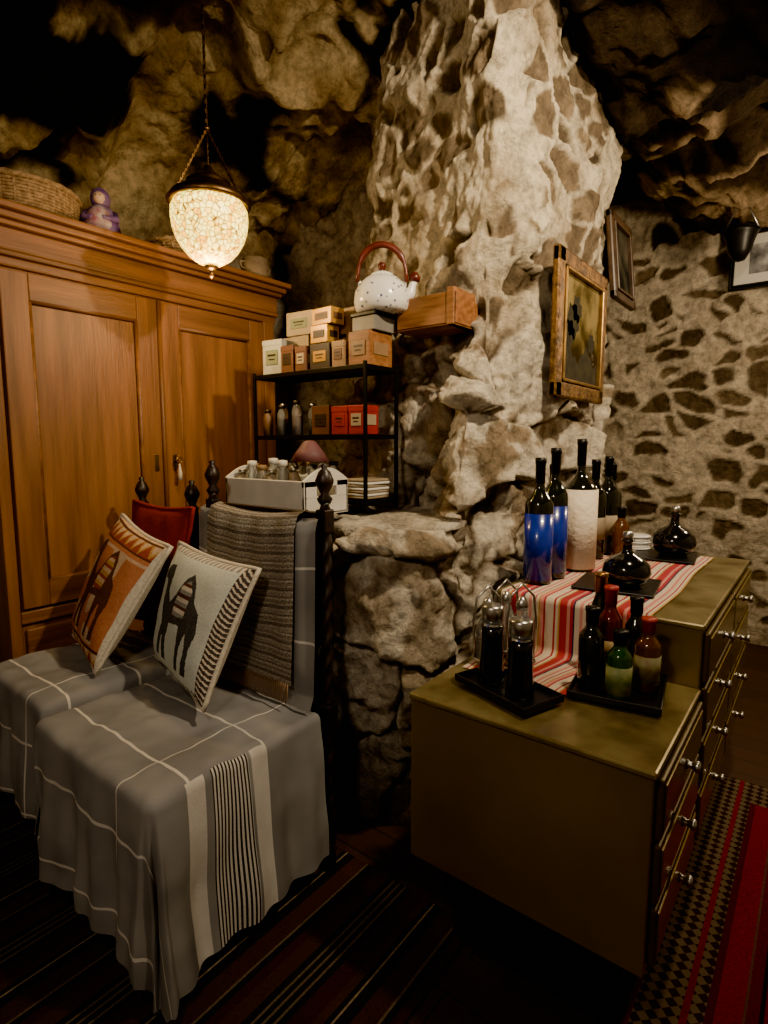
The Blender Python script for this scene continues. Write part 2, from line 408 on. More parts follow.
fw_=M('painted_robe',(.45,.38,.36),(.32,.10,.14),scale=30,rough=.5); skin=M('painted_face',(.55,.36,.24),rough=.5)
b=B(); c=(-2.47,1.235,2.2); cv=Vector(c); fd=Vector((.80,-.60,0))
b.lathe([(0,0),(.078,0),(.082,.010),(.074,.05),(.060,.10),(.042,.130),(.026,.142),(.0,.145)],c,pur,seg=32)
b.lathe([(0,.004),(.050,.006),(.054,.05),(.042,.10),(.024,.125),(0,.128)],cv+fd*.034,fw_,seg=28)
b.lathe([(.0,-.040),(.022,-.036),(.036,-.018),(.040,.004),(.034,.026),(.018,.042),(0,.050)],cv+Vector((0,0,.168))-fd*.004,pur,seg=28)
b.lathe([(0,-.026),(.016,-.021),(.025,-.006),(.025,.010),(.015,.022),(0,.026)],cv+fd*.018+Vector((0,0,.166)),skin,seg=24)
sd=Vector((.60,.80,0))
for s in(-1,1):
    b.tube([cv+sd*s*.050+Vector((0,0,.110)),cv+sd*s*.062+fd*.03+Vector((0,0,.08)),cv+sd*s*.02+fd*.08+Vector((0,0,.072))],[.017,.015,.008],pur,seg=12)
    b.lathe([(0,-.003),(.003,0),(0,.003)],cv+sd*s*.009+fd*.043+Vector((0,0,.171)),blackm,seg=8)
b.build('painted_figurine',loc=c)
stone_m=M('rustic_clay',(.14,.095,.055),(.24,.17,.10),scale=20,rough=.8)
b=B(); c=(-2.40,1.99,2.2)
b.lathe([(0,0),(.05,0),(.068,.02),(.072,.06),(.06,.085),(.064,.10),(.056,.10),(.05,.08),(0,.03)],c,stone_m,seg=32)
for s in(-1,1): b.tube([(c[0]+.0,c[1]+s*.065,c[2]+.075),(c[0],c[1]+s*.095,c[2]+.07),(c[0],c[1]+s*.09,c[2]+.045),(c[0],c[1]+s*.068,c[2]+.04)],.007,stone_m)
b.build('clay_pot',loc=c)

# ------------------------------------------------------------ mosaic pendant lamp
def mosaic():
    m,N,L,P=nt('mosaic_glass_lit')
    tc=N.new('ShaderNodeTexCoord')
    v=N.new('ShaderNodeTexVoronoi'); v.inputs['Scale'].default_value=58; L.new(tc.outputs['Object'],v.inputs[0])
    v2=N.new('ShaderNodeTexVoronoi'); v2.feature='DISTANCE_TO_EDGE'; v2.inputs['Scale'].default_value=58; L.new(tc.outputs['Object'],v2.inputs[0])
    r=N.new('ShaderNodeValToRGB'); cr=r.color_ramp; cr.interpolation='CONSTANT'
    cr.elements[0].color=(1,.58,.04,1); cr.elements[1].position=.30; cr.elements[1].color=(1,.76,.14,1)
    for p,c in [(.54,(.90,.40,.02)),(.62,(1,.70,.10)),(.90,(.62,.58,.06))]:
        e=cr.elements.new(p); e.color=(*c,1)
    L.new(v.outputs['Color'],r.inputs[0])
    r2=N.new('ShaderNodeValToRGB'); r2.color_ramp.elements[0].position=.02; r2.color_ramp.elements[0].color=(.10,.05,.01,1); r2.color_ramp.elements[1].position=.11
    L.new(v2.outputs[0],r2.inputs[0])
    mx=N.new('ShaderNodeMix'); mx.data_type='RGBA'; mx.blend_type='MULTIPLY'; mx.inputs[0].default_value=1
    L.new(r.outputs[0],mx.inputs[6]); L.new(r2.outputs[0],mx.inputs[7])
    L.new(mx.outputs[2],P.inputs['Base Color']); L.new(mx.outputs[2],P.inputs['Emission Color']); P.inputs['Emission Strength'].default_value=7.5
    P.inputs['Roughness'].default_value=.3
    return m
c=(-1.82,1.306,2.135)
b=B(); mg=mosaic()
cp=[(.012,-.138),(.045,-.128),(.075,-.108),(.100,-.080),(.119,-.048),(.131,-.012),(.136,.024),(.134,.055),(.122,.078),(.10,.092)]
b.lathe(cp,c,mg,seg=56)
b.lathe([(0,-.180),(.006,-.175),(.010,-.165),(.004,-.158),(.012,-.150),(.026,-.140),(.018,-.134)],c,bronze,seg=20)
b.lathe([(.09,.088),(.110,.092),(.138,.068),(.148,.078),(.128,.104),(.088,.128),(.075,.14),(.078,.148),(.05,.165),(.02,.19),(.014,.205),(.0,.21)],c,bronze,seg=40)
top=3.02; ap=(c[0],c[1],c[2]+.33)
for k in range(3):
    a=2*PI*k/3+.4; p0=Vector((c[0]+.125*math.cos(a),c[1]+.125*math.sin(a),c[2]+.09)); p1=Vector(ap)
    n=26
    for i in range(n):
        q=p0.lerp(p1,(i+.5)/n); b.box(q,(.006,.006,.0105) if i%2 else (.010,.004,.0105),bronze,bev=.001,rz=a)
b.lathe([(0,-.01),(.012,-.006),(.012,.006),(0,.012)],ap,bronze,seg=16)
n=int((top-ap[2])/.016)
for i in range(n): b.box((ap[0],ap[1],ap[2]+.01+i*.016),(.011,.004,.017),bronze,rz=(PI/2 if i%2 else 0),bev=.001)
b.lathe([(0,.05),(.04,.045),(.045,.02),(.01,0),(0,0)],(ap[0],ap[1],top-.02),bronze,seg=24)
b.build('mosaic_pendant_lamp',loc=c)

# ------------------------------------------------------------ metal shelf rack + things on it
b=B(); x0,x1,y0,y1=-1.965,-1.345,1.61,1.80; zb=1.105
for x in(x0,x1):
    for y in(y0,y1): b.bx(x-.006,x+.006,y-.006,y+.006,zb,1.655,blackm,bev=.001)
for z in (1.135,1.385,1.64):
    b.bx(x0,x1,y0-.004,y0+.004,z-.012,z+.005,blackm,bev=.001); b.bx(x0,x1,y1-.004,y1+.004,z-.012,z+.005,blackm,bev=.001)
    b.bx(x0-.004,x0+.004,y0,y1,z-.012,z+.005,blackm,bev=.001); b.bx(x1-.004,x1+.004,y0,y1,z-.012,z+.005,blackm,bev=.001)
    b.bx(x0+.003,x1-.003,y0+.003,y1-.003,z-.004,z+.002,blackm,bev=0)
b.build('metal_shelf_rack',loc=(-1.66,1.7,zb))
def cm(n,c,rough=.5,metal=0): return M(n,c,tuple(x*.8 for x in c),scale=15,rough=rough,metal=metal)
gold=cm('gold_card',(.50,.27,.04),.35,.3); dkb=cm('dark_card',(.03,.018,.012)); crm=cm('cream_card',(.36,.28,.18)); redc=cm('red_card',(.30,.015,.015)); orc=M('orange_wood',(.17,.062,.018),(.32,.135,.042),scale=4,rough=.5,stretch=(2,8,14)); grn=cm('sage_card',(.20,.22,.13)); brn=cm('brown_card',(.12,.05,.025)); wht=cm('white_tin',(.42,.42,.37)); tan=cm('tan_card',(.27,.16,.075))
def tea(name,x0,x1,y0,y1,z0,z1,m,lab,lid=True,rz=0):
    b=B(); cx,cy=(x0+x1)/2,(y0+y1)/2; w,d,h=x1-x0,y1-y0,z1-z0
    Rm=Matrix.Rotation(rz,3,'Z')
    def pb(ox,oy,oz,s,mt,bv=.002):
        p=Rm@Vector((ox,oy,0)); b.box((cx+p.x,cy+p.y,z0+oz),s,mt,rz=rz,bev=bv)
    pb(0,0,h/2,(w*.97,d*.97,h),m)
    if lid: pb(0,0,h-.012,(w,d,.024),m)
    pb(0,-d/2-.0005,h*.5,(w*.62,.002,h*.42),lab,.0005)
    pb(0,-d/2-.0015,h*.56,(w*.4,.002,h*.06),dkb,.0003); pb(0,-d/2-.0015,h*.44,(w*.3,.002,h*.04),dkb,.0003)
    pb(w/2+.0005,0,h*.5,(.002,d*.6,h*.36),lab,.0005)
    b.build(name,loc=(cx,cy,z0))
z=1.6465
tea('tea_tin',-1.945,-1.835,1.64,1.73,z,z+.145,wht,grn,True,.1)
tea('tea_tin.001',-1.82,-1.745,1.63,1.70,z,z+.11,brn,dkb)
tea('tea_tin.002',-1.735,-1.67,1.63,1.70,z,z+.10,brn,crm)
tea('tea_box',-1.655,-1.545,1.635,1.71,z,z+.10,dkb,gold,False)
tea('tea_box.001',-1.650,-1.555,1.635,1.705,z+.102,z+.17,gold,dkb,False)
tea('tea_box.002',-1.648,-1.535,1.64,1.715,z+.172,z+.235,gold,brn,False,-.05)
tea('tea_tin.003',-1.535,-1.47,1.635,1.70,z,z+.10,tan,brn)
tea('tea_box.003',-1.93,-1.77,1.745,1.80,z,z+.17,crm,grn,False)
tea('tea_box.004',-1.90,-1.75,1.74,1.80,z+.172,z+.27,crm,grn,False,.08)
tea('tea_box.005',-1.74,-1.66,1.74,1.79,z,z+.20,brn,crm,False)
tea('tea_box.006',-1.65,-1.50,1.735,1.795,z,z+.245,tan,gold,False)
tea('tea_box.007',-1.455,-1.352,1.64,1.785,z,z+.125,orc,tan,False)
b=B(); b.bx(-1.45,-1.34,1.66,1.79,z+.127,z+.18,cm('gray_card',(.2,.19,.17)),bev=.003); b.bx(-1.455,-1.335,1.655,1.795,z+.180,z+.195,blackm,bev=.003); b.build('storage_tin',loc=(-1.4,1.72,z+.127))
z=1.3915
tea('tea_box.008',-1.665,-1.565,1.65,1.74,z,z+.115,brn,dkb,False)
tea('tea_box.009',-1.555,-1.47,1.65,1.74,z,z+.11,redc,redc)
tea('tea_box.010',-1.465,-1.385,1.65,1.74,z,z+.11,redc,crm)
spice=cm('spice_brown',(.14,.07,.03)); 
def jars(name,pts,h,r,loc,lidm,fillm):
    b=B()
    for i,(x,y,zz) in enumerate(pts):
        hh=h*(.85+.3*((i*37)%10)/10)
        b.lathe([(0,0),(r,0),(r,hh*.72),(r*.72,hh*.82),(r*.62,hh*.86),(r*.62,hh*.9)],(x,y,zz),glass if i%3 else fillm[i%len(fillm)],seg=20)
        b.lathe([(0,.003),(r*.86,.003),(r*.86,hh*.55),(0,hh*.55)],(x,y,zz),fillm[i%len(fillm)],seg=16)
        b.lathe([(r*.72,hh*.88),(r*.74,hh*1.0),(0,hh*1.01)],(x,y,zz),lidm[i%len(lidm)],seg=20)
    b.build(name,loc=loc)
jars('spice_bottles',[(-1.93+.045*i,1.65+.05*(i%2),z) for i in range(6)],.13,.020,(-1.82,1.68,z),[dkb,steel],[spice,brn,dkb])
b=B()
for i in range(7): b.box((-1.42+.004*math.sin(i*3),1.705,1.149+i*.011),(.12,.14,.009),white_cer if i%2 else crm,rz=.05*math.sin(i*2),bev=.003)
b.build('napkin_stack',loc=(-1.42,1.705,1.14))
jars('glass_jars',[(-1.90+.062*i,1.70,1.144) for i in range(6)],.14,.028,(-1.7,1.7,1.14),[steel,dkb],[spice,crm])

# ------------------------------------------------------------ white wooden crate with jars
b=B(); x0,x1,y0,y1,z0=-1.80,-1.37,1.32,1.54,1.108
b.bx(x0,x1,y0,y1,z0,z0+.012,whitep)
b.bx(x0,x1,y0,y0+.012,z0,z0+.12,whitep,bev=.003); b.bx(x0,x1,y1-.012,y1,z0,z0+.12,whitep,bev=.003)
for x in (x0,x1-.012):
    b.bx(x,x+.012,y0,y1,z0,z0+.065,whitep,bev=.002); 
    b.bx(x,x+.012,y0,y0+.06,z0+.06,z0+.12,whitep,bev=.002); b.bx(x,x+.012,y1-.06,y1,z0+.06,z0+.12,whitep,bev=.002)
    n=12
    vs=[];fs=[]
    for i in range(n+1):
        t=i/n; y=lerp(y0,y1,t); zt=z0+.12+.045*math.sin(PI*t)
        vs+=[(x,y,z0+.10),(x+.012,y,z0+.10),(x,y,zt),(x+.012,y,zt)]
    for i in range(n):
        a=i*4; c4=a+4; fs+=[[a,c4,c4+1,a+1],[a+2,a+3,c4+3,c4+2],[a,a+2,c4+2,c4],[a+1,c4+1,c4+3,a+3]]
    fs+=[[0,1,3,2],[n*4,n*4+2,n*4+3,n*4+1]]
    b.add(vs,fs,whitep,False)
b.build('white_wooden_crate',loc=((x0+x1)/2,(y0+y1)/2,z0))
jars('spice_jars',[(x0+.045+.056*i,y0+.05+.055*j,z0+.013) for j in range(3) for i in range(5)],.16,.024,(-1.6,1.44,z0+.013),[steel,whitep,tan],[crm,spice,tan])
c=(-1.448,1.425,1.122); b=B()
shade=M('plum_shade',(.16,.06,.065),(.11,.04,.045),scale=30,rough=.6)
b.lathe([(0,0),(.020,0),(.020,.012),(.008,.03),(.007,.12),(.016,.14),(.006,.16)],c,glass,seg=20)
b.lathe([(.070,.170),(.048,.205),(.026,.235),(.018,.242),(.0,.245)],c,shade,seg=32); b.lathe([(.069,.171),(.047,.204),(.024,.233)],c,shade,seg=32)
b.build('small_table_lamp',loc=c)

# ------------------------------------------------------------ kettle + wall crate
def enamel():
    m,N,L,P=nt('speckled_enamel'); tc=N.new('ShaderNodeTexCoord')
    v=N.new('ShaderNodeTexVoronoi'); v.inputs['Scale'].default_value=42; L.new(tc.outputs['Object'],v.inputs[0])
    r=N.new('ShaderNodeValToRGB'); r.color_ramp.elements[0].position=.20; r.color_ramp.elements[0].color=(.10,.12,.22,1); r.color_ramp.elements[1].position=.28; r.color_ramp.elements[1].color=(.74,.73,.68,1)
    L.new(v.outputs[0],r.inputs[0]); L.new(r.outputs[0],P.inputs['Base Color']); P.inputs['Roughness'].default_value=.2; return m
enam=enamel(); redw=M('red_brown_handle',(.13,.02,.012),(.07,.010,.006),scale=20,rough=.3)
c=(-1.365,1.735,1.843); b=B(); rt=Vector((.788,.616,0))
b.lathe([(0,0),(.085,0),(.100,.012),(.106,.04),(.102,.075),(.086,.105),(.060,.128),(.04,.135)],c,enam,seg=48)
b.lathe([(.046,.132),(.042,.142),(.02,.152),(0,.155)],c,enam,seg=32); b.lathe([(0,.15),(.008,.155),(.016,.172),(.012,.184),(0,.188)],c,redw,seg=20)
cv=Vector(c)
b.tube([cv+rt*.085+Vector((0,0,.05)),cv+rt*.108+Vector((0,0,.075)),cv+rt*.115+Vector((0,0,.105)),cv+rt*.125+Vector((0,0,.125))],[.026,.019,.014,.012],enam,seg=16)
b.lathe([(0,0),(.018,0),(.022,.016),(.010,.034),(0,.035)],cv+rt*.123+Vector((0,0,.116)),redw,seg=16)
hp=[]
for k in range(21):
    a=PI*k/20; hp.append(cv+rt*(-.092*math.cos(a))+Vector((0,0,.115+.135*math.sin(a)**.8)))
b.tube(hp,[.012 if 4<=k<=16 else .007 for k in range(21)],redw,seg=12)
for s in(-1,1): b.box(cv+rt*s*.086+Vector((0,0,.105)),(.012,.006,.03),steel,rz=.66)
b.build('enamel_kettle',loc=c)
b=B(); x0,x1,y0,y1,z0,z1=-1.33,-1.07,1.77,1.95,1.775,1.90
b.bx(x0,x1,y0,y1,z0,z0+.012,orc); b.bx(x0,x1,y0,y0+.012,z0,z1-.01,orc,bev=.003); b.bx(x0,x1,y1-.012,y1,z0,z1-.01,orc,bev=.003)
b.bx(x0,x0+.014,y0,y1,z0,z1,orc,bev=.003); b.bx(x1-.03,x1,y0-.004,y1,z0,z1+.004,orc,bev=.003)
b.build('wooden_wall_box',loc=((x0+x1)/2,y1,z0))

# ------------------------------------------------------------ pictures
goldf=M('old_gilt_frame',(.24,.12,.03),(.07,.035,.012),scale=25,rough=.45,metal=.5,bump=.5,bscale=60)
dfr=M('dark_wood_frame',(.03,.017,.01),(.07,.04,.02),scale=20,rough=.4)
def canvas(name,a,c,d,ns=9,zs=.9):
    m,N,L,P=nt(name); tc=N.new('ShaderNodeTexCoord'); no=N.new('ShaderNodeTexNoise'); no.inputs['Scale'].default_value=ns; no.inputs['Detail'].default_value=9
    L.new(tc.outputs['Object'],no.inputs[0]); sx=N.new('ShaderNodeSeparateXYZ'); L.new(tc.outputs['Object'],sx.inputs[0])
    mu=N.new('ShaderNodeMath'); mu.operation='MULTIPLY'; mu.inputs[1].default_value=zs; L.new(sx.outputs[2],mu.inputs[0])
    ad=N.new('ShaderNodeMath'); ad.operation='MULTIPLY_ADD'; ad.inputs[1].default_value=1.0; L.new(no.outputs[0],ad.inputs[0]); L.new(mu.outputs[0],ad.inputs[2])
    r=N.new('ShaderNodeValToRGB'); r.color_ramp.elements[0].position=.36; r.color_ramp.elements[0].color=(*a,1); r.color_ramp.elements[1].position=.68; r.color_ramp.elements[1].color=(*d,1)
    e=r.color_ramp.elements.new(.52); e.color=(*c,1)
    L.new(ad.outputs[0],r.inputs[0]); L.new(r.outputs[0],P.inputs['Base Color']); P.inputs['Roughness'].default_value=.95; P.inputs['Specular IOR Level'].default_value=.05; return m
def frame(name,loc,w,h,R,fw,fm,pic,mat=None,depth=.03,inner=None,scene=False):
    b=B(); inner=inner or brass
    def bb(x0,x1,y0,y1,z0,z1,m,bev=.004):
        b.box(R@Vector(((x0+x1)/2,(y0+y1)/2,(z0+z1)/2)),(x1-x0,y1-y0,z1-z0),m,bev=bev,rot=R)
    for s in(-1,1):
        bb(min(s*w/2,s*(w/2-fw)),max(s*w/2,s*(w/2-fw)),-depth,0,-h/2,h/2,fm,.008)
        bb(-w/2,w/2,-depth,0,min(s*h/2,s*(h/2-fw)),max(s*h/2,s*(h/2-fw)),fm,.008)
        i=w/2-fw; j=h/2-fw
        bb(min(s*i,s*(i-.012)),max(s*i,s*(i-.012)),-depth-.006,0,-j,j,inner,.003)
        bb(-i,i,-depth-.006,0,min(s*j,s*(j-.012)),max(s*j,s*(j-.012)),inner,.003)
    bb(-w/2+fw,w/2-fw,-.018,-.004,-h/2+fw,h/2-fw,mat or pic,0)
    if mat: bb(-w/4,w/4,-.020,-.016,-h/4,h/4,pic,0)
    if scene:
        # painted tree and ground shapes, flat on the canvas
        dkt=M(name+'_dark_paint',(.012,.010,.005),(.035,.028,.010),scale=30,rough=.95)
        iw=w/2-fw-.014; ih=h/2-fw-.014; n=24
        vs=[];fs=[]
        for k in range(n+1):
            x=lerp(-iw,iw,k/n); top=-ih*.45+.03*math.sin(k*.5)+.012*math.sin(k*1.7)
            vs+=[R@Vector((x,-.0188,-ih)),R@Vector((x,-.0188,top))]
        for k in range(n): fs.append([2*k,2*k+2,2*k+3,2*k+1])
        b.add(vs,fs,dkt,False)
        for (cx,cz,rr) in [(-.10,.03,.065),(-.06,.08,.05),(-.13,-.02,.05),(.12,-.03,.04)]:
            vs=[R@Vector((cx,-.0190,cz))]; 
            for k in range(18):
                a=2*PI*k/18; q=rr*(1+.18*math.sin(k*2.3)); vs.append(R@Vector((cx+q*math.cos(a),-.0190,cz+q*math.sin(a))))
            b.add(vs,[[0,1+k,1+(k+1)%18] for k in range(18)],dkt,False)
    bb(-w/2+.01,w/2-.01,-.004,.0,-h/2+.01,h/2-.01,dfr,0)
    o=b.build(name); o.location=loc; return o
Rx=Matrix.Rotation(PI/2,3,'Z')
frame('oil_painting',(-.835,2.34,1.80),.56,.54,Rx,.06,goldf,canvas('dark_landscape',(.03,.021,.008),(.09,.065,.022),(.24,.18,.07)),scene=True)
frame('oil_painting.001',(-.86,2.93,2.22),.34,.40,Rx@Matrix.Rotation(-.10,3,'X'),.04,dfr,canvas('dark_sketch',(.01,.01,.01),(.03,.028,.02),(.06,.05,.04)),inner=dfr)
frame('framed_print',(-.37,4.44,2.53),.44,.36,Matrix.Identity(3),.018,blackm,canvas('sketch',(.04,.04,.04),(.2,.2,.2),(.5,.5,.48)),mat=M('mount_card',(.55,.54,.5),rough=.8),inner=blackm)
b=B(); c=(-.50,4.1,2.60)
b.tube([(c[0]-.09,c[1],c[2]+.02),(c[0],c[1],c[2]+.22),(c[0]+.09,c[1],c[2]+.02)],.006,steel,seg=6)
b.lathe([(0,-.16),(.03,-.15),(.06,-.10),(.075,-.04),(.09,.0),(.10,.015),(.07,.03),(.04,.05),(0,.06)],c,blackm,seg=28)
b.tube([(c[0],c[1],c[2]+.22),(c[0],c[1],2.87)],.003,blackm,seg=6)
b.build('hanging_lantern',loc=c)

# ------------------------------------------------------------ stepped chest of drawers
b=B(); xl,xr=-.767,-.21
b.bx(xl,xr,1.09,1.55,.31,.732,olive,bev=.004); b.bx(xl-.004,xr+.006,1.084,1.55,.728,.744,olive_top,bev=.005)
b.bx(xl,xr,1.552,2.55,.31,.898,olive,bev=.004); b.bx(xl-.004,xr+.006,1.546,2.556,.894,.910,olive_top,bev=.005)
def drawer(y0,y1,z0,z1,kn=1):
    b.bx(xr,xr+.014,y0,y1,z0,z1,olive_d,bev=.005)
    b.bx(xr+.012,xr+.017,y0+.015,y1-.015,z0+.015,z1-.015,olive,bev=.002)
    for k in range(kn):
        y=lerp(y0,y1,(k+.5)/kn); b.lathe([(0,0),(.012,.001),(.007,.008),(.009,.016),(.014,.022),(.011,.028),(0,.030)],(xr+.016,y,(z0+z1)/2),steel,seg=20,R=Matrix.Rotation(PI/2,3,'Y'))
for i in range(3): drawer(1.11,1.535,.325+i*.135,.325+i*.135+.125,1)
for (y0,y1) in [(1.57,2.05),(2.06,2.535)]:
    for i in range(4): drawer(y0,y1,.325+i*.142,.325+i*.142+.132)
b.bx(xl+.05,xr-.07,1.22,2.5,0.02,.312,wood_dark,bev=.006)  # dark block added to stand in for the shade under the chest
b.build('stepped_chest_of_drawers',loc=((xl+xr)/2,1.8,0))

P1=(.34,.03,.04);P2=(.56,.47,.36);P4=(.55,.22,.19);Go=(.42,.26,.07)
runm=stripes('red_white_striped_cotton',0,.15,[(0,P2),(.10,P1),(.14,P2),(.19,Go),(.22,P1),(.36,P4),(.42,P1),(.48,(.03,.035,.08)),(.51,P2),(.60,P4),(.66,P2),(.72,P1),(.75,P2),(.80,Go),(.83,P4),(.90,P1),(.94,P2)],coord='UV',bs=500,noisec=.15)
b=B()
pr=[(2.50,.9135),(1.548,.9135),(1.538,.905),(1.536,.76),(1.525,.7485),(1.30,.7475)]
L_=[0]
for i in range(1,len(pr)): L_.append(L_[-1]+math.hypot(pr[i][0]-pr[i-1][0],pr[i][1]-pr[i-1][1]))
def runf(u,v):
    s=v*L_[-1]; i=0
    while i<len(L_)-2 and s>L_[i+1]: i+=1
    t=(s-L_[i])/(L_[i+1]-L_[i]); y=lerp(pr[i][0],pr[i+1][0],t); zz=lerp(pr[i][1],pr[i+1][1],t)
    skew=.02*noise.noise(Vector((0,y*3,0)))
    xa=-.745; xb=-.32 if i<3 else lerp(-.32,-.40,ss(0,1,(s-L_[3])/(L_[-1]-L_[3])))
    x=lerp(xa,xb,u)+skew*.5
    w=.0025*noise.noise(Vector((x*12,s*12,3)))
    return Vector((x,y-(abs(w) if i in(2,3) else 0),zz+abs(w))),(lerp(0,.425,u),s)
b.grid(runf,60,180,runm); b.build('striped_table_runner')

def bottle(name,loc,h,r,body,cap,label=None,lab=(.2,.55),neck=.3,rn=.014,shoulder=.62):
    b=B(); sh=h*shoulder
    pf=[(0,.004),(r*.85,0),(r,.006),(r,sh*.5),(r,sh)]
    for k in range(1,7):
        t=k/6; pf.append((lerp(r,rn,ss(0,1,t)),sh+t*h*.16))
    pf+=[(rn,h*.80),(rn*.98,h*.955),(rn*1.15,h*.96),(rn*1.15,h*.985),(rn*.9,h*.99)]
    b.lathe(pf,loc,body,seg=32)
    b.lathe([(rn*1.08,h*.80),(rn*1.12,h*.95),(rn*1.25,h*.955),(rn*1.25,h*.998),(0,h)],loc,cap,seg=24)
    if label: b.lathe([(r+.0008,h*lab[0]),(r+.0012,h*lab[0]),(r+.0012,h*lab[1]),(r+.0008,h*lab[1])],loc,label,seg=32)
    b.build(name,loc=loc)
def gl(n,c,t=.35): return M(n,c,rough=.07,coat=.6,trans=t)
gblack=gl('black_glass',(.008,.009,.006),0); ggreen=gl('green_glass',(.02,.08,.02)); gred=gl('red_oil_glass',(.11,.010,.008)); gamber=gl('amber_glass',(.12,.04,.01)); bluel=M('blue_label',(.005,.014,.18),(.008,.026,.28),scale=20,rough=.25,coat=.5); whl=M('wrapped_paper',(.62,.50,.38),(.72,.63,.50),scale=14,rough=.8,bump=.6,bscale=50)
zt=.9165
bottle('wine_bottle',(-.70,1.69,zt),.395,.044,gblack,blackm,bluel,(.03,.56))
bottle('wine_bottle.001',(-.69,1.79,zt),.425,.043,gblack,blackm,bluel,(.05,.56))
bottle('wine_bottle.002',(-.665,1.96,zt),.455,.058,gblack,blackm,whl,(.02,.62),shoulder=.6)
bottle('wine_bottle.003',(-.69,2.20,zt),.38,.042,gblack,blackm,M('tan_label',(.25,.2,.13),rough=.6),(.2,.42))
bottle('wine_bottle.004',(-.68,2.33,zt),.39,.042,gblack,blackm,M('tan_label2',(.28,.22,.14),rough=.6),(.2,.4))
bottle('wine_bottle.005',(-.70,2.45,zt),.36,.04,gblack,blackm)
bottle('wine_bottle.006',(-.725,1.87,zt),.37,.030,gblack,blackm)
bottle('wine_bottle.007',(-.60,2.24,zt),.20,.03,gamber,blackm)
b=B()
for i in range(8): b.lathe([(0,i*.008),(.05+.003*math.sin(i),i*.008),(.055+.003*math.sin(i*2),i*.008+.004),(.05,i*.008+.008),(0,i*.008+.007)],(-.60,2.47,.917),white_cer,seg=32)
b.build('saucer_stack',loc=(-.6,2.47,.917))
def mat_(name,c,s,rz):
    b=B(); b.box(c,(s,s,.006),blackp,rz=rz,bev=.002); b.build(name,loc=c)
mat_('slate_coaster',(-.485,1.80,.9215),.23,.12); mat_('slate_coaster.001',(-.47,2.38,.9215),.22,.1)
def deca(name,c,r):
    b=B()
    b.lathe([(0,0),(r*.55,0),(r*.9,r*.3),(r,r*.62),(r*.93,r*.95),(r*.65,r*1.25),(r*.3,r*1.42),(r*.2,r*1.55),(r*.18,r*1.9),(r*.28,r*1.98),(r*.28,r*2.04),(r*.15,r*2.06)],c,blackg,seg=40)
    b.lathe([(0,r*1.98),(r*.14,r*2.04),(r*.22,r*2.2),(r*.2,r*2.35),(0,r*2.42)],c,steel,seg=24)
    b.build(name,loc=c)
deca('black_decanter',(-.455,1.78,.925),.070); deca('black_decanter.001',(-.445,2.40,.925),.080)

def Rz(a): return Matrix.Rotation(a,3,'Z')
tc_=Vector((-.575,1.225,.7505)); tr=-.33
b=B()
b.box(tc_+Vector((0,0,.006)),(.235,.135,.008),blackp,rz=tr,bev=.003)
for s in(-1,1):
    b.box(tc_+Rz(tr)@Vector((s*.115,0,.012)),(.006,.135,.018),blackp,rz=tr,bev=.002); b.box(tc_+Rz(tr)@Vector((0,s*.065,.012)),(.235,.006,.018),blackp,rz=tr,bev=.002)
b.build('serving_tray',loc=tc_)
def mill(name,c,h,r):
    b=B(); b.lathe([(0,0),(r,0),(r*1.02,h*.06),(r*.9,h*.3),(r*.82,h*.60),(r*.85,h*.72)],c,blackg,seg=28)
    b.lathe([(r*.76,h*.72),(r*.78,h*.80)],c,glass,seg=28)
    b.lathe([(r*.80,h*.80),(r*.84,h*.81),(r*.84,h*.94),(r*.74,h*.97),(r*.3,h*.98),(0,h)],c,steel,seg=28); b.build(name,loc=c)
mill('pepper_mill',tuple(tc_+Rz(tr)@Vector((-.055,.0,.011))),.20,.033); mill('pepper_mill.001',tuple(tc_+Rz(tr)@Vector((.045,-.005,.011))),.19,.033)
def cruet(name,c,h,r):
    b=B(); b.lathe([(0,0),(r,0),(r,.004),(r*.98,h*.5),(r*.6,h*.66),(r*.42,h*.75),(r*.5,h*.8)],c,glass,seg=28)
    b.lathe([(0,.004),(r*.88,.004),(r*.88,h*.35),(0,h*.35)],c,gamber,seg=24)
    b.lathe([(r*.46,h*.77),(r*.52,h*.84),(r*.3,h*.93),(0,h*.95)],c,steel,seg=24)
    cv=Vector(c); d=Vector((.7,.7,0))
    b.tube([cv+d*(r*1.1)+Vector((0,0,.01)),cv+d*(r*1.25)+Vector((0,0,h*.6)),cv+d*(r*1.0)+Vector((0,0,h*.95)),cv+Vector((0,0,h*1.12)),cv-d*(r*1.0)+Vector((0,0,h*.95)),cv-d*(r*1.25)+Vector((0,0,h*.6)),cv-d*(r*1.1)+Vector((0,0,.01))],.0035,steel,seg=8)
    b.tube([cv+Vector((r*1.15*math.cos(2*PI*k/24),r*1.15*math.sin(2*PI*k/24),.012)) for k in range(24)],.003,steel,seg=6,closed=True)
    b.build(name,loc=c)
cruet('oil_cruet',(-.70,1.36,.755),.19,.033); cruet('oil_cruet.001',(-.62,1.40,.755),.20,.033); cruet('oil_cruet.002',(-.695,1.46,.755),.19,.031)
b=B(); c0=Vector((-.365,1.41,.7505)); rz=.15
b.box(c0+Vector((0,0,.006)),(.205,.225,.008),blackp,rz=rz,bev=.003)
for s in(-1,1): b.box(c0+Rz(rz)@Vector((s*.10,0,.011)),(.006,.225,.016),blackp,rz=rz,bev=.002); b.box(c0+Rz(rz)@Vector((0,s*.11,.011)),(.205,.006,.016),blackp,rz=rz,bev=.002)
b.build('serving_tray.001',loc=c0)
zz=.761
bottle('sauce_bottle',(-.420,1.36,zz),.20,.030,gblack,blackm,None)
bottle('sauce_bottle.001',(-.405,1.455,zz),.235,.030,gred,M('red_cap',(.3,.02,.02),rough=.4),M('ochre_label',(.30,.2,.08),rough=.6),(.2,.42))
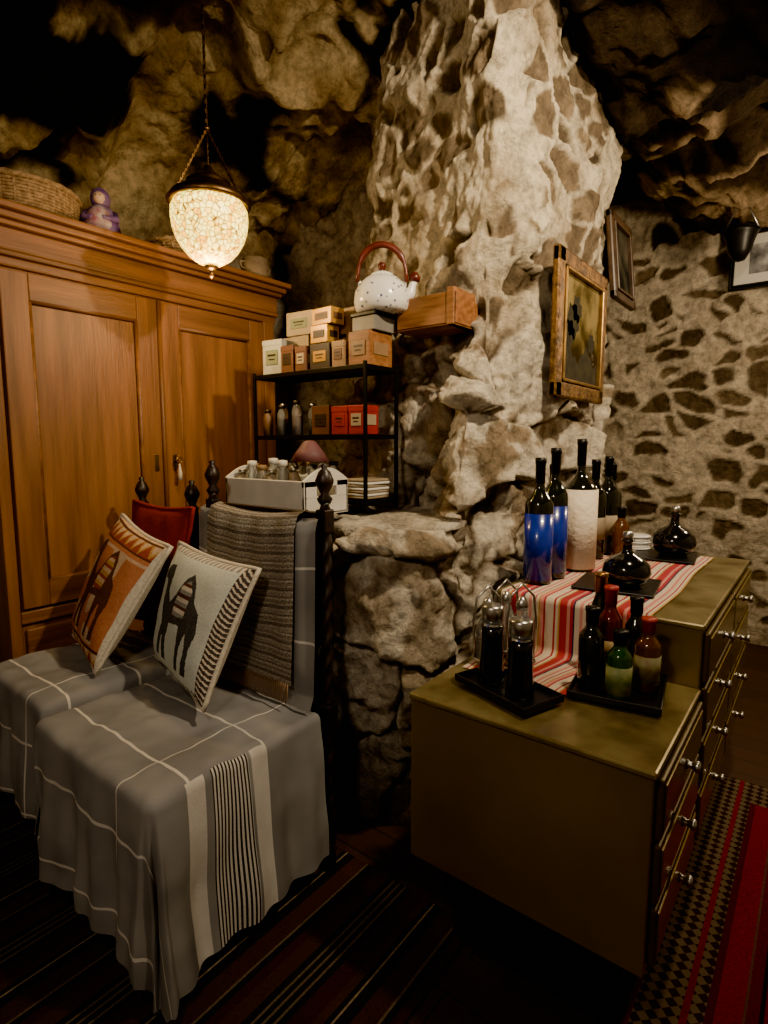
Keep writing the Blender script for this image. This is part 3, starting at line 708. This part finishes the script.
bottle('sauce_bottle.002',(-.345,1.33,zz),.165,.028,ggreen,blackm,M('green_label',(.06,.10,.03),(.22,.22,.09),scale=30,rough=.6),(.1,.5))
bottle('sauce_bottle.003',(-.305,1.42,zz),.18,.029,gamber,M('red_cap2',(.35,.03,.02),rough=.4),M('brown_label',(.12,.07,.03),(.2,.2,.1),scale=30,rough=.6),(.15,.5))
bottle('sauce_bottle.004',(-.35,1.485,zz),.21,.026,gblack,blackm,None)
bottle('sauce_bottle.005',(-.44,1.485,zz),.26,.024,gblack,M('gold_cap',(.25,.12,.03),rough=.3,metal=.8),None)

# ------------------------------------------------------------ chairs
def chair(name,x0,x1,y0,y1,zs,zt,ins=.06):
    b=B()
    for x,xf in((x0,x0+ins),(x1,x1-ins)):
        b.lathe([(.022,0),(.024,.03),(.018,.06),(.022,.09)],(x,y1,0),wood_dark,seg=16)
        b.twist(x,y1,.09,zs-.08,.019,wood_dark); b.bx(x-.024,x+.024,y1-.024,y1+.024,zs-.08,zs+.03,wood_dark)
        b.twist(x,y1,zs+.03,zt-.11,.017,wood_dark)
        b.bx(x-.020,x+.020,y1-.02,y1+.02,zt-.20,zt-.13,wood_dark)
        b.lathe([(.016,-.115),(.024,-.10),(.012,-.085),(.026,-.055),(.028,-.045),(.018,-.02),(.008,-.01),(.012,.0),(0,.008)],(x,y1,zt),wood_dark,seg=20)
        b.bx(xf-.022,xf+.022,y0-.012,y0+.032,zs-.10,zs-.01,wood_dark); b.twist(xf,y0+.01,.06,zs-.10,.019,wood_dark); b.lathe([(.02,0),(.024,.03),(.02,.06)],(xf,y0+.01,0),wood_dark,seg=16)
        b.tube([(xf,y0+.01,.18),(x,y1,.18)],.014,wood_dark,seg=10)
    b.bx(x0+ins-.01,x1-ins+.01,y0,y1,zs-.07,zs-.015,wood_dark,bev=.01)
    b.bx(x0,x1,y1-.012,y1+.012,zt-.20,zt-.14,wood_dark); b.bx(x0,x1,y1-.012,y1+.012,zs-.06,zs-.01,wood_dark); b.bx(x0,x1,y1-.012,y1+.012,zs+.12,zs+.17,wood_dark)
    b.bx(x0+ins/2,x1-ins/2,(y0+y1)/2-.012,(y0+y1)/2+.012,.165,.195,wood_dark)
    n=4
    for i in range(n): xx=lerp(x0,x1,(i+1)/(n+1)); b.twist(xx,y1,zs+.17,zt-.20,.010,wood_dark,pitch=.05)
    o=b.build(name,loc=((x0+x1)/2,(y0+y1)/2,0)); o.location.z+=.017
chair('barley_twist_chair',-1.70,-1.155,.675,1.195,.515,1.275)
chair('barley_twist_chair.001',-2.18,-1.83,.69,1.195,.535,1.20,.03)

G1=(.19,.188,.19);G2=(.26,.257,.255);WW=(.62,.59,.54)
def blanket_mat():
    m,N,L,P=nt('grey_cotton_white_lines'); P.inputs['Roughness'].default_value=.95; P.inputs['Specular IOR Level'].default_value=.1
    tc=N.new('ShaderNodeTexCoord'); sx=N.new('ShaderNodeSeparateXYZ'); L.new(tc.outputs['UV'],sx.inputs[0])
    def line(axis,period,off,w):
        a=N.new('ShaderNodeMath'); a.operation='ADD'; a.inputs[1].default_value=off; L.new(sx.outputs[axis],a.inputs[0])
        d=N.new('ShaderNodeMath'); d.operation='DIVIDE'; d.inputs[1].default_value=period; L.new(a.outputs[0],d.inputs[0])
        fr=N.new('ShaderNodeMath'); fr.operation='FRACT'; L.new(d.outputs[0],fr.inputs[0])
        lt=N.new('ShaderNodeMath'); lt.operation='LESS_THAN'; lt.inputs[1].default_value=w/period; L.new(fr.outputs[0],lt.inputs[0]); return lt
    l1=line(1,.23,-.02,.008); l2=line(0,.62,.05,.005)
    mx=N.new('ShaderNodeMath'); mx.operation='MAXIMUM'; L.new(l1.outputs[0],mx.inputs[0]); L.new(l2.outputs[0],mx.inputs[1])
    no=N.new('ShaderNodeTexNoise'); no.inputs['Scale'].default_value=6; L.new(tc.outputs['Object'],no.inputs[0])
    r=N.new('ShaderNodeValToRGB'); r.color_ramp.elements[0].position=.35; r.color_ramp.elements[0].color=(*G1,1); r.color_ramp.elements[1].position=.65; r.color_ramp.elements[1].color=(*G2,1); L.new(no.outputs[0],r.inputs[0])
    mc=N.new('ShaderNodeMix'); mc.data_type='RGBA'; L.new(mx.outputs[0],mc.inputs[0]); L.new(r.outputs[0],mc.inputs[6]); mc.inputs[7].default_value=(*WW,1)
    L.new(mc.outputs[2],P.inputs['Base Color'])
    n2=N.new('ShaderNodeTexNoise'); n2.inputs['Scale'].default_value=350; L.new(tc.outputs['UV'],n2.inputs[0])
    bp=N.new('ShaderNodeBump'); bp.inputs['Strength'].default_value=.4; bp.inputs['Distance'].default_value=.003; L.new(n2.outputs[0],bp.inputs['Height']); L.new(bp.outputs[0],P.inputs['Normal'])
    return m
blk=blanket_mat()
tick=stripes('black_white_ticking',1,.0105,[(0,WW),(.5,(.03,.03,.03))],coord='UV',bs=400)
whs=M('white_cotton_band',(.56,.53,.48),(.62,.59,.54),scale=20,rough=.95,bump=.2,bscale=200)
def drape(b,x0,x1,y0,y1,z,hf,hr,hl,zf,matf,seed=0,amp=.02,maxd=.6):
    gx0,gx1,gy0,gy1=x0-hl,x1+hr,y0-hf,y1
    nu=int((gx1-gx0)/.010); nv=int((gy1-gy0)/.010)
    def f(u,v):
        gx=lerp(gx0,gx1,u); gy=lerp(gy0,gy1,v)
        cx=min(max(gx,x0),x1); cy=max(gy,y0); ox=gx-cx; oy=gy-cy; d=math.hypot(ox,oy)
        wr=.010*noise.noise(Vector((gx*7+seed,gy*7,0)))+.006*noise.noise(Vector((gx*18,gy*18,seed)))+.007*abs(noise.noise(Vector((gx*9+gy*6,gy*4,seed+3))))
        if d<1e-6: return Vector((gx,gy,z+wr)),(gx,gy)
        dx,dy=ox/d,oy/d; s=cx*1.0-cy*1.0+math.atan2(oy,ox)*.16
        dd=min(d,maxd); k=ss(0,.35,dd)
        fold=amp*k*(math.sin(s*27+seed+2*noise.noise(Vector((s*4,0,seed))))+.5*math.sin(s*61+seed))
        fold+=.022*k*noise.noise(Vector((s*6,dd*5,seed)))
        corner=abs(dx*dy)*2
        if dd<.04: rr=.026*math.sin(PI/2*dd/.04); zd=.026*(1-math.cos(PI/2*dd/.04))
        else: rr=.026; zd=.026+(dd-.04)
        rr+=.06*dd+fold*(1+.8*corner)+.02*corner*dd
        zz=z+wr-zd+.02*ss(.3,.5,dd)*math.sin(s*5+seed)
        if zz<zf: rr+=(zf-zz)*.7; zz=zf+.004*abs(math.sin(s*30))
        return Vector((cx+dx*rr,cy+dy*rr,zz)),(gx,gy)
    b.grid(f,nu,nv,lambda u,v: matf(lerp(gx0,gx1,u),lerp(gy0,gy1,v)))
b=B()
def mf(x,y):
    if x>-1.16:
        if .70<y<.755: return whs
        if .77<y<.88: return tick
        if .895<y<.945: return whs
    return blk
drape(b,-1.76,-1.175,.63,1.155,.545,.45,.48,.06,.026,mf,seed=1,amp=.014,maxd=.52)
pb=[(1.232,.72),(1.234,1.09),(1.222,1.128),(1.195,1.142),(1.168,1.132),(1.158,1.10),(1.150,.80),(1.142,.60),(1.125,.556)]
Lb=[0]
for i in range(1,len(pb)): Lb.append(Lb[-1]+math.hypot(pb[i][0]-pb[i-1][0],pb[i][1]-pb[i-1][1]))
def strip(pb,Lb,xa,xb,off,amp,seed):
    def f(u,v):
        s=v*Lb[-1]; i=0
        while i<len(Lb)-2 and s>Lb[i+1]: i+=1
        t=(s-Lb[i])/(Lb[i+1]-Lb[i]); y=lerp(pb[i][0],pb[i+1][0],t); zz=lerp(pb[i][1],pb[i+1][1],t)
        x=lerp(xa,xb,u); k=ss(0,.3,s)*ss(Lb[-1]+.02,Lb[-1]-.15,s) if i>=4 else 0
        y-=off+amp*k*(1+math.sin(x*55+seed)+.4*math.sin(x*23))
        sag=-.018*math.sin(PI*u)
        return Vector((x,y,zz+(sag if .2<s/Lb[-1]<.8 else 0))),(x,s+.1)
    return f
b.grid(strip(pb,Lb,-1.74,-1.16,.0,.006,0),60,110,blk)
b.build('grey_throw_blanket')
b=B()
drape(b,-2.27,-1.825,.66,1.155,.578,.42,.09,.02,.026,lambda x,y:blk,seed=4,amp=.012,maxd=.5)
b.build('grey_throw_blanket.001')
kt=stripes('woven_grey_beige',1,.055,[(0,(.22,.195,.165)),(.2,(.13,.115,.10)),(.3,(.29,.26,.22)),(.42,(.17,.15,.125)),(.6,(.25,.22,.185)),(.7,(.12,.105,.09)),(.9,(.27,.24,.20))],coord='UV',bs=170,bump=.8,noisec=.5)
pk=[(1.245,.95),(1.247,1.09),(1.228,1.140),(1.195,1.156),(1.158,1.144),(1.142,1.10),(1.128,.80),(1.115,.625)]
Lk=[0]
for i in range(1,len(pk)): Lk.append(Lk[-1]+math.hypot(pk[i][0]-pk[i-1][0],pk[i][1]-pk[i-1][1]))
b=B(); b.grid(strip(pk,Lk,-1.66,-1.225,.004,.004,2),50,90,kt)
for i in range(45):
    x=-1.655+i*.0095; b.tube([(x,1.108,.63),(x+.003,1.104,.60),(x-.002,1.10,.572)],.002,tan,seg=5)
b.build('woven_throw')

# ------------------------------------------------------------ cushions
cam=[(.12,.70),(.09,.76),(.15,.82),(.24,.83),(.28,.76),(.30,.62),(.36,.54),(.44,.62),(.50,.76),(.58,.82),(.66,.74),(.72,.62),(.82,.56),(.87,.42),(.85,.30),(.88,.10),(.81,.10),(.79,.30),(.75,.40),(.72,.28),(.75,.10),(.68,.10),(.66,.30),(.62,.42),(.46,.40),(.45,.28),(.48,.10),(.41,.10),(.38,.30),(.34,.10),(.27,.10),(.31,.36),(.27,.46),(.23,.54),(.21,.66),(.17,.70)]
sad=[(.45,.56),(.50,.72),(.58,.76),(.65,.68),(.64,.48),(.47,.46)]
def pin(P,x,y):
    c=False; j=len(P)-1
    for i in range(len(P)):
        if (P[i][1]>y)!=(P[j][1]>y) and x<(P[j][0]-P[i][0])*(y-P[i][1])/(P[j][1]-P[i][1])+P[i][0]: c=not c
        j=i
    return c
def fab(n,a,c=None,s=120): return M(n,a,c or tuple(x*.75 for x in a),scale=s,rough=.95,bump=.4,bscale=300)
def cushion(name,BL,BR,TR,TL,T,front,back,pipe,res=130):
    BL,BR,TR,TL=map(Vector,(BL,BR,TR,TL)); cen=(BL+BR+TR+TL)/4
    n=((BR-BL).cross(TL-BL)).normalized(); b=B()
    def base(u,v):
        p=(BL*(1-u)+BR*u)*(1-v)+(TL*(1-u)+TR*u)*v
        s=.07*( (1-abs(2*u-1)**2)*abs(2*v-1)**2+(1-abs(2*v-1)**2)*abs(2*u-1)**2)
        return p+(cen-p)*s
    def th(u,v): return T*math.sqrt(max(0,(1-abs(2*u-1)**3)*(1-abs(2*v-1)**3)))
    b.grid(lambda u,v:(base(u,v)+n*(th(u,v)+.004*noise.noise(Vector((u*6,v*6,T*50)))),(u,v)),res,res,front)
    b.grid(lambda u,v:(base(1-u,v)-n*th(u,v)*.8,(u,v)),30,30,back)
    pts=[base(t/20,0) for t in range(20)]+[base(1,t/20) for t in range(20)]+[base(1-t/20,1) for t in range(20)]+[base(0,1-t/20) for t in range(20)]
    b.tube(pts,.008,pipe,seg=8,closed=True)
    b.build(name,loc=tuple(cen)); 
o1=fab('rust_weave',(.47,.17,.08),(.40,.13,.06)); o2=fab('rust_light',(.60,.42,.28)); cb=fab('camel_brown',(.10,.035,.018)); l1=fab('pale_blue_weave',(.58,.61,.55),(.50,.54,.49)); dk=fab('charcoal_yarn',(.03,.03,.035),(.06,.06,.06)); crf=fab('ivory_cloth',(.66,.60,.49)); rdf=fab('red_cloth',(.26,.015,.015)); gry=fab('grey_yarn',(.25,.25,.24)); rdb=fab('brick_yarn',(.30,.05,.03)); ocy=fab('ochre_yarn',(.50,.28,.08))
def f_left(u,v):
    if u<.03 or u>.97: return crf
    if v>.85:
        if abs(v-.86)<.009 or abs(v-.975)<.009: return cb
        t=abs(((u*8)%1)-.5)*2; return rdb if (v-.87)/.1<t else (ocy if (v-.87)/.1<t+.35 else o2)
    if v<.12:
        if v>.10: return cb
        t=abs(((u*8)%1)-.5)*2; return rdb if v/.1<t else (ocy if v/.1<t+.35 else o2)
    U=(u-.5)/.92+.5; V=(v-.07)/.92
    if pin(sad,U,V): return (rdb,ocy,o2)[int(v*36)%3]
    if pin(cam,U,V): return cb
    if v>.80 and v<.825: return o2
    return o2 if .14<v<.80 and noise.noise(Vector((u*4,v*4,5)))>.05 else o1
def f_right(u,v):
    if u>.92 or u<.02:
        k=(v*26+ (u-.9)*20)%1; return dk if k<.45 else (crf if k<.8 else cb)
    if v>.95: return gry if int(u*40)%2 else crf
    if v<.07: return dk if int(u*34+v*50)%2 else l1
    U=(u-.02)/.9; V=(v-.03)/1.0
    if pin(sad,U,V): return (crf,cb,gry)[int(v*34)%3]
    if pin(cam,U,V): return dk
    return l1
cushion('camel_cushion',(-2.26,.93,.615),(-1.855,.825,.600),(-1.71,1.03,1.01),(-2.16,1.10,1.08),.07,f_left,crf,crf)
cushion('camel_cushion.001',(-1.80,1.01,.615),(-1.355,.895,.595),(-1.295,1.06,.985),(-1.77,1.10,1.01),.07,f_right,crf,crf)
cushion('red_cushion',(-2.20,1.11,.66),(-1.80,1.11,.66),(-1.74,1.14,1.13),(-2.16,1.15,1.13),.03,lambda u,v:rdf,rdf,rdf,30)

# ------------------------------------------------------------ lights
def light(name,typ,loc,power,col,size=.1,target=None,angle=None,blend=.5):
    l=bpy.data.lights.new(name,typ); l.energy=power; l.color=col
    if typ=='SPOT': l.spot_size=angle; l.spot_blend=blend; l.shadow_soft_size=size
    elif typ=='POINT': l.shadow_soft_size=size
    o=bpy.data.objects.new(name,l); o.location=loc; sc.collection.objects.link(o)
    if target: o.rotation_euler=(Vector(target)-Vector(loc)).to_track_quat('-Z','Y').to_euler()
    return o
light('ceiling_spot_pillar','SPOT',(-.02,1.35,2.60),270,(1,.78,.50),.04,(-1.05,2.0,1.9),2.3,.8)
light('room_fill_light','POINT',(-.40,-.35,2.15),66,(1,.82,.62),.10)  # unseen fill light, added to brighten chest front and floor
light('far_room_fill_light','POINT',(.3,3.3,2.2),105,(1,.76,.48),.1)  # unseen light, added to brighten the rear wall and far ceiling
light('pendant_glow','POINT',(-1.82,1.306,1.92),24,(1,.66,.28),.05)
w=bpy.data.worlds.new('World'); sc.world=w; w.use_nodes=True
w.node_tree.nodes['Background'].inputs[0].default_value=(.05,.04,.03,1); w.node_tree.nodes['Background'].inputs[1].default_value=.2

cd=bpy.data.cameras.new('Camera'); co=bpy.data.objects.new('Camera',cd); sc.collection.objects.link(co)
co.location=(0,0,1.35); co.rotation_euler=(math.radians(90-6.77),0,math.radians(38))
cd.sensor_fit='VERTICAL'; cd.sensor_height=36; cd.lens=19.83; cd.clip_start=.05
sc.camera=co
